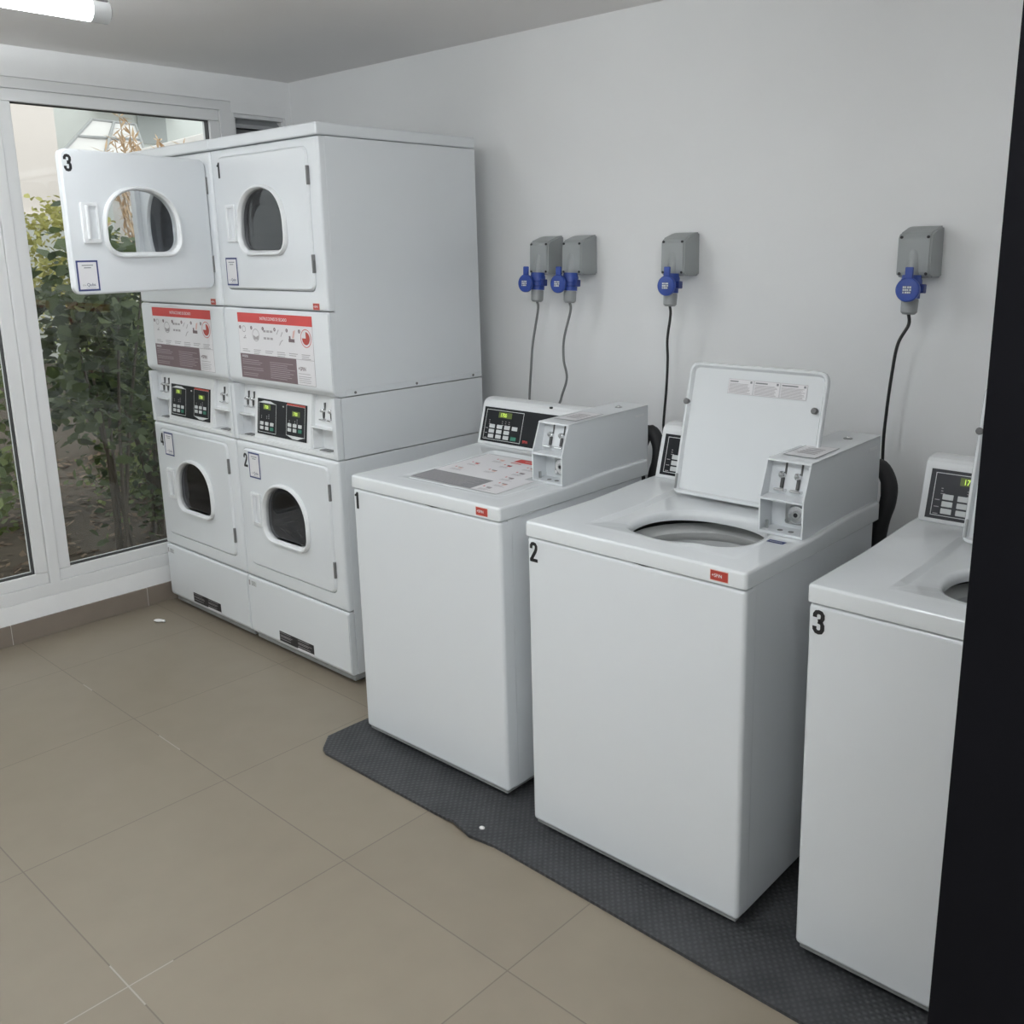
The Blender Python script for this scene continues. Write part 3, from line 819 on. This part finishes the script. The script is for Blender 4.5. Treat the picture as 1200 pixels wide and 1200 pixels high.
    k.prism(prof, x0, x0 + .004, 'enamel'); k.prism(prof, x1 - .004, x1, 'enamel')
    k.prism([(.340, .900), (.340, .978), (.318, .985), (.340, 1.069), (.712, 1.076), (.712, .901)], x0 + .004, x1 - .004, 'enamel')
    k.prism([(.312, 1.070), (.314, 1.0745), (.712, 1.0805), (.712, 1.076)], x0, x1, 'enamel')
    k.prism([(.279, .980), (.279, .985), (.335, .989), (.345, .980)], x0 + .004, x1 - .004, 'enamel')
    k.box((x0 + .002, .281, .8955), (x1 - .002, .345, .902), 'enamel')
    k = B(k, 'coin_box')
    tl = R(-math.atan2(.022, .084), 'X')
    for xx in (.558, .600):
        coin_slide(k, 0, 0, 0, T(xx, .329, 1.024 + Z) @ tl, 1.0)
    q = MB(); q.box((.563, .334, .912), (.632, .3405, .974), 'steel', .002); q.cyl((.601, .318, .943), .024, .02, 'chrome', 'y', 28, .003); q.cyl((.601, .314, .943), .011, .006, 'steel', 'y', 18, .001)
    q.cyl((.601, .3125, .943), .0055, .004, 'decal_black', 'y', 12); q.cyl((.571, .329, .921), .006, .008, 'chrome', 'y', 12); B(q, 'coin_lock', k)
    q = MB()
    for xx in (.566, .595): q.cyl((xx, .305, .9015), .007, .0012, 'hinge_grey', 'z', 12)
    q.box((.528, .300, .902), (.534, .306, .922), 'steel'); B(q, 'tray_screws', k)
    q = MB(); q.cyl((.585, .625, 1.0785), .012, .003, 'steel', 'z', 16, .001); q.sphere((.585, .625, 1.082), .007, 'chrome', 12, None, (1, 1, .6)); B(q, 'lock_cap', k)
    q = MB(); zz = lambda y: 1.0751 + (y - .314) * .0151 + .0005
    for (g, m_, dz) in ((0, 'label_text', 0), (.003, 'label_white', .0004)):
        q.poly([(xx, yy, zz(yy) + dz) for (xx, yy) in ((.535 + g, .365 + g), (.622 - g, .365 + g), (.622 - g, .500 - g), (.535 + g, .500 - g))], m_)
    for i in range(5): q.poly([(xx, yy, zz(yy) + .0008) for (xx, yy) in ((.555, .40 + i * .014), (.602, .40 + i * .014), (.602, .406 + i * .014), (.555, .406 + i * .014))], 'text_grey')
    B(q, 'coin_label', k)
    q = MB(); q.box((x1, .640, 1.048), (x1 + .001, .690, 1.056), 'plastic_white', .0004, 1); B(q, 'coin_box_slot', k)
    if num == '2':
        q = MB(); q.poly([(.572, .226, .8945), (.616, .226, .8945), (.616, .246, .8946), (.572, .246, .8946)], 'label_blue'); pass
        q.poly([(.578, .233, .8949), (.610, .233, .8949), (.610, .236, .8949), (.578, .236, .8949)], 'line_white'); B(q, 'blue_sticker', t, label='small dark blue sticker')
    # hoses behind the machine
    q = MB(); q.tube(bez([(w_ - .045, .74, .12), (w_ - .045, .745, .5), (w_ - .02, .75, .80), (w_ - .002, .755, .89), (w_ - .002, .755, .945), (w_ - .03, .755, .985), (w_ - .06, .75, .95), (w_ - .075, .745, .85), (w_ - .08, .74, .3)], 6), .022, 'rubber_black', 12)
    B(q, 'drain_hose')
    q = MB(); q.box((w_ - .11, .668, .30), (w_ - .02, .715, .85), 'rubber_black', .01); B(q, 'rear_cover')
    return e
washer('white top load coin washer numbered 1 with its lid closed', '1', 1.7471, -1.0388, .0161, False)
washer('white top load coin washer numbered 2 with its lid raised', '2', 2.5329, -1.0712, .005, True)
washer('white top load coin washer numbered 3 partly hidden by the black door', '3', 3.3118, -1.042, .0001, True)

# ------------------------------------------------------------------ rubber mat
mm = MB()
edge = []
xs = [1.75 + i * (4.55 - 1.75) / 70 for i in range(71)]
front = []
for x in xs:
    bump = math.exp(-((x - 2.33) / .05) ** 2)
    front.append((x, -1.200 + .012 * math.sin(x * 3.1) * .4 - .018 * math.exp(-((x - 2.42) / .05) ** 2), .014 * math.exp(-((x - 2.38) / .05) ** 2)))
out = [(1.668, -1.135, 0)] + [(1.722, -1.193, 0)] + front + [(4.55, -.35, 0), (1.69, -.35, 0)]
bm = bmesh.new()
lo = [bm.verts.new((p[0], p[1], p[2] + .0005)) for p in out]; hi = [bm.verts.new((p[0], p[1], p[2] + .009)) for p in out]
# strip of quads from the front edge back so the lifted edge stays local
n = len(out)
mid_hi, mid_lo = [], []
for p in out:
    mid_hi.append(bm.verts.new((p[0], min(p[1] + .07, -.35) if p[1] < -.4 else -.35, .009)));
for i in range(n): bm.faces.new((lo[i], lo[(i + 1) % n], hi[(i + 1) % n], hi[i]))
for i in range(0, n - 3): bm.faces.new((hi[i], hi[i + 1], mid_hi[i + 1], mid_hi[i]))
bm.faces.new(mid_hi[0:n - 2] + [hi[n - 2], hi[n - 1]])
bm.faces.new(lo)
bmesh.ops.recalc_face_normals(bm, faces=bm.faces)
mm.merge(bm, 'mat_rubber')
tag(mm.build('rubber_mat'), 'long black rubber mat on the tiled floor under the washers', 'mat')

# ------------------------------------------------------------------ wall sockets and power cables
def socket(x, label, fx=.036):
    e = empty('wall_socket', label, 'power socket', (x, 0, 1.483), 0, 'blue capped wall sockets')
    w_ = .095
    b = MB(); b.prism([(0, 0), (-.070, 0), (-.092, .004), (-.096, .012), (-.092, .112), (-.083, .124), (-.030, .140), (0, .143)], 0, w_, 'socket_grey', 'x', .005, 3)
    # swelling spout in the lower middle of the front
    b.loops([[(.026 + .042 * (i / 12), -.090 - d_ * math.sin(PI * i / 12), z) for i in range(20)] for (z, d_) in ((.085, .002), (.06, .008), (.03, .017), (.0, .024))], 'socket_grey')
    b.build('socket_box', e)
    for (xx, zz) in ((.010, .112), (w_ - .010, .112), (.010, .012), (w_ - .010, .012)):
        s = MB(); s.cyl((xx, -.0962 + (zz > .05) * .003, zz), .0042, .004, 'decal_black', 'y', 12); s.build('cover_screw', e)
    tilt = T(.049, -.100, .004) @ R(math.radians(-4), 'X')
    c = MB(); c.lathe([(.026, .004), (.027, -.006), (.029, -.010), (.029, -.028), (.031, -.030), (.031, -.044), (.026, -.046), (.026, -.060)], 'socket_blue', (0, 0, 0), 'z', 28, tilt, True, True)
    c.box((.024, -.012, -.045), (.040, .012, -.020), 'socket_blue_dark', .003, 2, tilt)
    c.build('socket_collar', e)
    fl = T(fx, -.150, -.030) @ R(math.radians(4), 'Z') @ R(math.radians(-3), 'X')
    c = MB(); c.lathe([(0, .004), (.028, .006), (.033, .003), (.033, -.006), (.030, -.009), (0, -.011)], 'socket_blue', (0, 0, 0), 'y', 32, fl)
    c.box((-.011, -.006, .028), (.011, .004, .062), 'socket_blue', .003, 2, fl)
    c = c.build('socket_flap', e)
    c = MB(); D = fl @ T(0, -.0112, 0); c.rect(-.012, -.011, .012, .011, 'label_blue', -.0003, D)
    for j in range(3):
        for i in range(4): c.rect(-.0115 + i * .006, -.010 + j * .0072, -.0115 + i * .006 + (.0052 if (i + j) % 3 else .0035), -.005 + j * .0072, 'line_white', -.0006, D)
    c.build('flap_label', c.parent if hasattr(c, 'parent') else e)
    return e
def cable(x, pts, m_, label):
    e = empty('power_cable', label, 'power cable', (x, 0, 1.42), 0, 'power cables of the washers')
    tilt = T(.049, -.100, .067) @ R(math.radians(-4), 'X')
    p = MB(); p.lathe([(.0225, -.061), (.0235, -.066), (.0225, -.098), (.017, -.104), (.010, -.105)], 'plug_grey', (0, 0, 0), 'z', 24, tilt, True, True); p.build('plug', e, label='grey plug')
    st = tilt @ Vector((0, 0, -.1045))
    P = [st, st + Vector((0, .004, -.03))] + [Vector((a - x, b_, c - 1.42)) for (a, b_, c) in pts]
    c = MB(); c.tube(bez(P), .0047, m_, 10); c.build('cord', e)
SX = (1.652, 1.815, 2.261, 3.075)
for x, fx, l in zip(SX, (.034, .034, .066, .060), ('grey wall socket with blue cap, leftmost on the back wall', 'grey wall socket overlapping its left neighbour, grey cable plugged in',
                     'grey wall socket with blue cap above washer 2, black cable', 'grey wall socket with blue cap alone beside the black door')): socket(x, l, fx)
cable(SX[0], [(1.668, -.10, 1.225), (1.650, -.095, 1.12), (1.634, -.09, 1.0), (1.632, -.08, .9), (1.66, -.05, .5), (1.75, -.05, .03)], 'cord_grey', 'grey power cable hanging from the leftmost wall socket')
cable(SX[1], [(1.828, -.10, 1.25), (1.820, -.095, 1.17), (1.830, -.09, 1.10), (1.800, -.09, 1.02), (1.786, -.085, .96), (1.80, -.07, .7), (1.86, -.05, .03)], 'cord_grey', 'grey power cable hanging behind washer 1 from the second socket')
cable(SX[2], [(2.296, -.10, 1.27), (2.298, -.10, 1.20), (2.290, -.095, 1.10), (2.276, -.09, .98), (2.270, -.08, .92), (2.27, -.06, .5), (2.35, -.05, .03)], 'cord_black', 'black power cable hanging behind washer 2')
cable(SX[3], [(3.100, -.11, 1.30), (3.088, -.11, 1.22), (3.076, -.105, 1.10), (3.070, -.10, .97), (3.075, -.08, .7), (3.10, -.05, .03)], 'cord_black', 'black power cable hanging between washer 2 and washer 3')

# ------------------------------------------------------------------ black door leaf at the right, hinged on the right wall
d = bpy.data.objects.new('door_1', None); COL.objects.link(d); d.location = (XR - .032, -1.77, 0); d.rotation_euler = (0, .0125, 0); struct(d)
MB().box((-.972, -.022, .002), (-.004, .022, 2.06), 'door_black', .002).build('door_leaf', d)
for z in (.25, 1.05, 1.85):
    MB().cyl((.0, .026, z), .009, .1, 'dark_metal', 'z', 12).build('door_hinge', d)
tr = MB()
for (a, b_) in ((-4.06, -4.0), (-2.78, -2.72), (-1.81, -1.785)): tr.box((XR - .012, a, 0), (XR + .10, b_, 2.26), 'door_black')
tr.box((XR - .012, -4.06, 2.20), (XR + .10, -1.785, 2.26), 'door_black'); tr.box((XR - .012, -4.06, 0), (XR + .10, -2.72, .05), 'door_black')
struct(tr.build('trim_2'))  # door frame carried on around the added entrance glazing
struct(MB().box((XR + .04, -4.0, .05), (XR + .046, -2.78, 2.20), 'pane').build('added_window_4'))  # unseen entrance glazing, added for daylight from the right

# ------------------------------------------------------------------ small litter on the floor
q = MB(); q.sphere((0, 0, .007), .016, 'crumb', 10, R(.5, 'Z'), (1.5, .7, .42)); q.sphere((.02, .012, .006), .009, 'crumb', 8, None, (1.3, .8, .6))
q = tag(q.build('paper_scrap'), 'crumpled scrap of white paper on the tiles by the dryers', 'litter'); q.location = (.235, -1.012, 0)
q = MB(); q.sphere((0, 0, .003), .009, 'crumb', 10, None, (1, .8, .35))
q = tag(q.build('white_crumb'), 'small white crumb on the black rubber mat', 'litter'); q.location = (2.432, -1.165, .009)

# ------------------------------------------------------------------ outside
struct(MB().box((-14, -7, -.30), (-.16, 9, -.10), 'soil').build('ground'))
rg = random.Random(11)
lt = MB(); bm = bmesh.new()
for k in range(2600):
    x, y = rg.uniform(-4.2, -.35), rg.uniform(-2.2, 2.2)
    a = rg.uniform(0, 2 * PI); s_ = rg.uniform(.02, .05); z = -.097 + rg.uniform(0, .02)
    u = Vector((math.cos(a), math.sin(a), rg.uniform(-.4, .4))) * s_; v_ = Vector((-math.sin(a), math.cos(a), rg.uniform(-.4, .4))) * s_ * .45
    c = Vector((x, y, z))
    bm.faces.new([bm.verts.new(p) for p in (c - u, c + v_, c + u, c - v_)])
lt.merge(bm, 'litter'); o = tag(lt.build('fallen_leaves'), 'brown dry leaf litter on the soil outside the window', 'leaves'); o['kind'] = 'stuff'

def shrub(name, label, loc, rad, h, nl, size, leafm, seed, zlow=.15, nst=5, cat='shrub'):
    r = random.Random(seed); e = empty(name, label, cat, (loc[0], loc[1], -.10), 0, 'garden shrubs')
    tips = []
    s = MB()
    for k in range(nst):
        a = r.uniform(0, 2 * PI); q = rad * r.uniform(.3, .8)
        P = [(r.uniform(-.05, .05), r.uniform(-.05, .05), 0), (q * .35 * math.cos(a), q * .35 * math.sin(a), h * .4), (q * math.cos(a), q * math.sin(a), h * r.uniform(.75, .95))]
        B_ = bez(P, 8); s.tube(B_, [.014 - .010 * i / len(B_) for i in range(len(B_))], 'bark', 6); tips += B_[5:]
    s.build('stem', e)
    bm = bmesh.new()
    cl = []
    for k in range(max(12, nl // 38)):
        a = r.uniform(0, 2 * PI); q = rad * math.sqrt(r.random()); z = h * (zlow + (1 - zlow) * r.random() ** .8)
        q *= math.sqrt(max(.08, 1 - ((z / h - .5) / .56) ** 2))
        cl.append(Vector((q * math.cos(a), q * math.sin(a), z)))
    for k in range(nl):
        c = r.choice(cl) + Vector((r.gauss(0, .085), r.gauss(0, .085), r.gauss(0, .085)))
        if c.z < .02: c.z = .03
        d_ = Vector((r.gauss(0, 1), r.gauss(0, 1), r.gauss(-.2, .6))).normalized(); n_ = d_.cross(Vector((r.gauss(0, .6), r.gauss(0, .6), 1))).normalized()
        up_ = n_.cross(d_); L = size * r.uniform(.6, 1.25); W = L * .36
        P = [c, c + d_ * L * .35 + n_ * W + up_ * .05 * L, c + d_ * L * .7 + n_ * W * .8 + up_ * .03 * L, c + d_ * L - up_ * .1 * L, c + d_ * L * .7 - n_ * W * .8 + up_ * .03 * L, c + d_ * L * .35 - n_ * W + up_ * .05 * L]
        bm.faces.new([bm.verts.new(p) for p in P])
    f = MB(); f.merge(bm, leafm); f.build('foliage', e, sharp=0)
    return e
shrub('leafy_shrub', 'tall broad-leaved shrub close to the glass beside the window post', (-.95, -.62), .34, 1.86, 800, .085, 'leaf_dark', 1, .35)
shrub('leafy_shrub', 'dense dark green shrub behind the middle of the window', (-1.4, -.2), .5, 1.70, 2900, .058, 'leaf_dark', 2, .08)
shrub('leafy_shrub', 'dark shrub outside the window behind the stacked dryers', (-1.2, .72), .5, 1.75, 2800, .062, 'leaf_dark', 3, .06)
shrub('leafy_shrub', 'mid green shrub in the second row beyond the window', (-2.5, .2), .55, 1.40, 2400, .055, 'leaf_mid', 4, .05)
shrub('leafy_shrub', 'green shrub outside the pane left of the window post', (-1.0, -1.42), .40, 1.75, 1700, .065, 'leaf_mid', 5, .25)
shrub('leafy_shrub', 'deep green shrub at the back of the bed', (-4.0, .95), .6, 1.05, 1800, .075, 'leaf_dark', 6, .05)
shrub('yellow_green_tree', 'pale yellow green tree in front of the beige building', (-5.6, 1.15), .55, 2.12, 2200, .07, 'leaf_yellow', 7, .45, 4, 'tree')
shrub('leafy_shrub', 'dark shrub beyond the left pane, farther into the garden', (-2.4, -1.0), .5, 1.7, 2200, .065, 'leaf_mid', 8, .05)
# dry plume plant
def dry_plant(loc):
    r = random.Random(21); e = empty('dry_plume_plant', 'dry brown plumed stalks rising above the shrubs', 'plant', (loc[0], loc[1], -.10))
    st = MB(); lf = MB(); bm = bmesh.new()
    for k in range(20):
        a = r.uniform(0, 2 * PI); q = r.uniform(.05, .55); h = r.uniform(2.25, 2.75)
        B_ = bez([(0, 0, 0), (q * .3 * math.cos(a), q * .3 * math.sin(a), h * .6), (q * math.cos(a), q * math.sin(a), h)], 8)
        st.tube(B_, .004, 'dry_stalk', 5)
        for j in range(40):
            c = B_[-1 - int(r.random() * 7)]; d_ = Vector((r.gauss(0, .7), r.gauss(0, .7), r.gauss(.1, .7))).normalized(); n_ = d_.cross(Vector((0, 0, 1))).normalized(); L = r.uniform(.06, .14)
            bm.faces.new([bm.verts.new(p) for p in (c, c + d_ * L * .5 + n_ * .012, c + d_ * L, c + d_ * L * .5 - n_ * .012)])
    st.build('stalks', e); lf.merge(bm, 'leaf_dry'); lf.build('plumes', e)
dry_plant((-3.9, 1.05))

# houses beyond the garden
b = empty('beige_building', 'beige rendered building beyond the garden', 'building', (-9.0, 1.0, -.10))
MB().box((-2.5, -6, 2.12), (0, 1.5, 6), 'render_beige').build('wall', b)
MB().box((-2.4, -6, 0), (-1.0, 1.3, 2.12), 'render_stone').build('ground_floor', b)
MB().box((-.05, -6, 2.08), (.06, 1.52, 2.2), 'render_stone').build('ledge', b)
MB().box((-2.5, -6, 6), (.2, 1.7, 6.2), 'render_stone').build('roof_edge', b)
b = empty('pale_building', 'pale greenish building behind the terrace', 'building', (-12.5, 5.4, -.10))
MB().box((-2.5, -3.5, 0), (0, 4.5, 6.2), 'render_pale').build('wall', b)
MB().box((0, -.15, 3.55), (.03, .35, 4.05), 'window_dark').build('window', b)
MB().box((-.1, -.9, 4.06), (.8, .5, 4.14), 'canopy_frame').build('awning', b)
b = empty('terrace_wall', 'light stone terrace wall beyond the garden', 'wall', (-8.0, 3.4, -.10))
MB().prism([(-.6, 0), (3.0, 0), (3.0, 3.95), (-.6, 2.88)], -.3, 0, 'render_stone', 'x').build('parapet', b)
b = empty('glass_canopy', 'slanting glazed canopy above the terrace', 'canopy', (-9.2, 3.0, 0))
Q = [(0, -.42, 2.84), (0, .75, 2.90), (-1.9, 1.55, 3.56), (-1.9, .88, 3.58)]
c = MB(); c.poly(Q, 'canopy_panel'); c.poly([(p[0], p[1], p[2] - .03) for p in Q[::-1]], 'canopy_panel')
for i in range(4):
    p, q = Q[i], Q[(i + 1) % 4]; c.poly([p, (p[0], p[1], p[2] - .03), (q[0], q[1], q[2] - .03), q], 'canopy_panel')
c.build('canopy_panel', b)
c = MB()
mixp = lambda p, q, t: tuple(p[i] * (1 - t) + q[i] * t + (.012 if i == 2 else 0) for i in range(3))
def L_(p, q): c.tube([p, mixp(p, q, .5)[:2] + ((p[2] + q[2]) / 2,), q], .022, 'canopy_frame', 6)
for t in (0, .5, 1): L_(mixp(Q[0], Q[1], t), mixp(Q[3], Q[2], t))
for t in (0, .5, 1): L_(mixp(Q[0], Q[3], t), mixp(Q[1], Q[2], t))
L_((0, -.42, -.1), Q[0]); L_((0, .75, -.1), Q[1]); L_((-1.9, .88, -.1), Q[3]); L_((-1.9, 1.55, -.1), Q[2])
c.build('canopy_frame', b)

# ------------------------------------------------------------------ sky
wd = bpy.data.worlds.new('overcast_sky'); scn.world = wd; wd.use_nodes = True
bg = wd.node_tree.nodes['Background']; bg.inputs[0].default_value = (.96, .98, 1, 1); bg.inputs[1].default_value = 1.9

# ------------------------------------------------------------------ camera
cam = bpy.data.cameras.new('camera'); co = bpy.data.objects.new('camera', cam); COL.objects.link(co); scn.camera = co
yaw, pitch, roll = .7225, -.2129, -.0151
fw = Vector((-math.sin(yaw) * math.cos(pitch), math.cos(yaw) * math.cos(pitch), math.sin(pitch)))
r0 = Vector((math.cos(yaw), math.sin(yaw), 0)); u0 = r0.cross(fw)
r2 = math.cos(roll) * r0 + math.sin(roll) * u0; u2 = -math.sin(roll) * r0 + math.cos(roll) * u0
Mx = Matrix((r2, u2, -fw)).transposed().to_4x4(); Mx.translation = (4.1615, -2.7649, 1.5788)
co.matrix_world = Mx
cam.sensor_width = 36; cam.lens = 1107.95 / 1200 * 36
cam.shift_x = -59.44 / 1200; cam.shift_y = -69.36 / 1200
cam.clip_start = .05

scn.view_settings.view_transform = 'Standard'; scn.view_settings.look = 'None'
scn.view_settings.gamma = 1; scn.view_settings.exposure = 0; scn.view_settings.use_curve_mapping = False
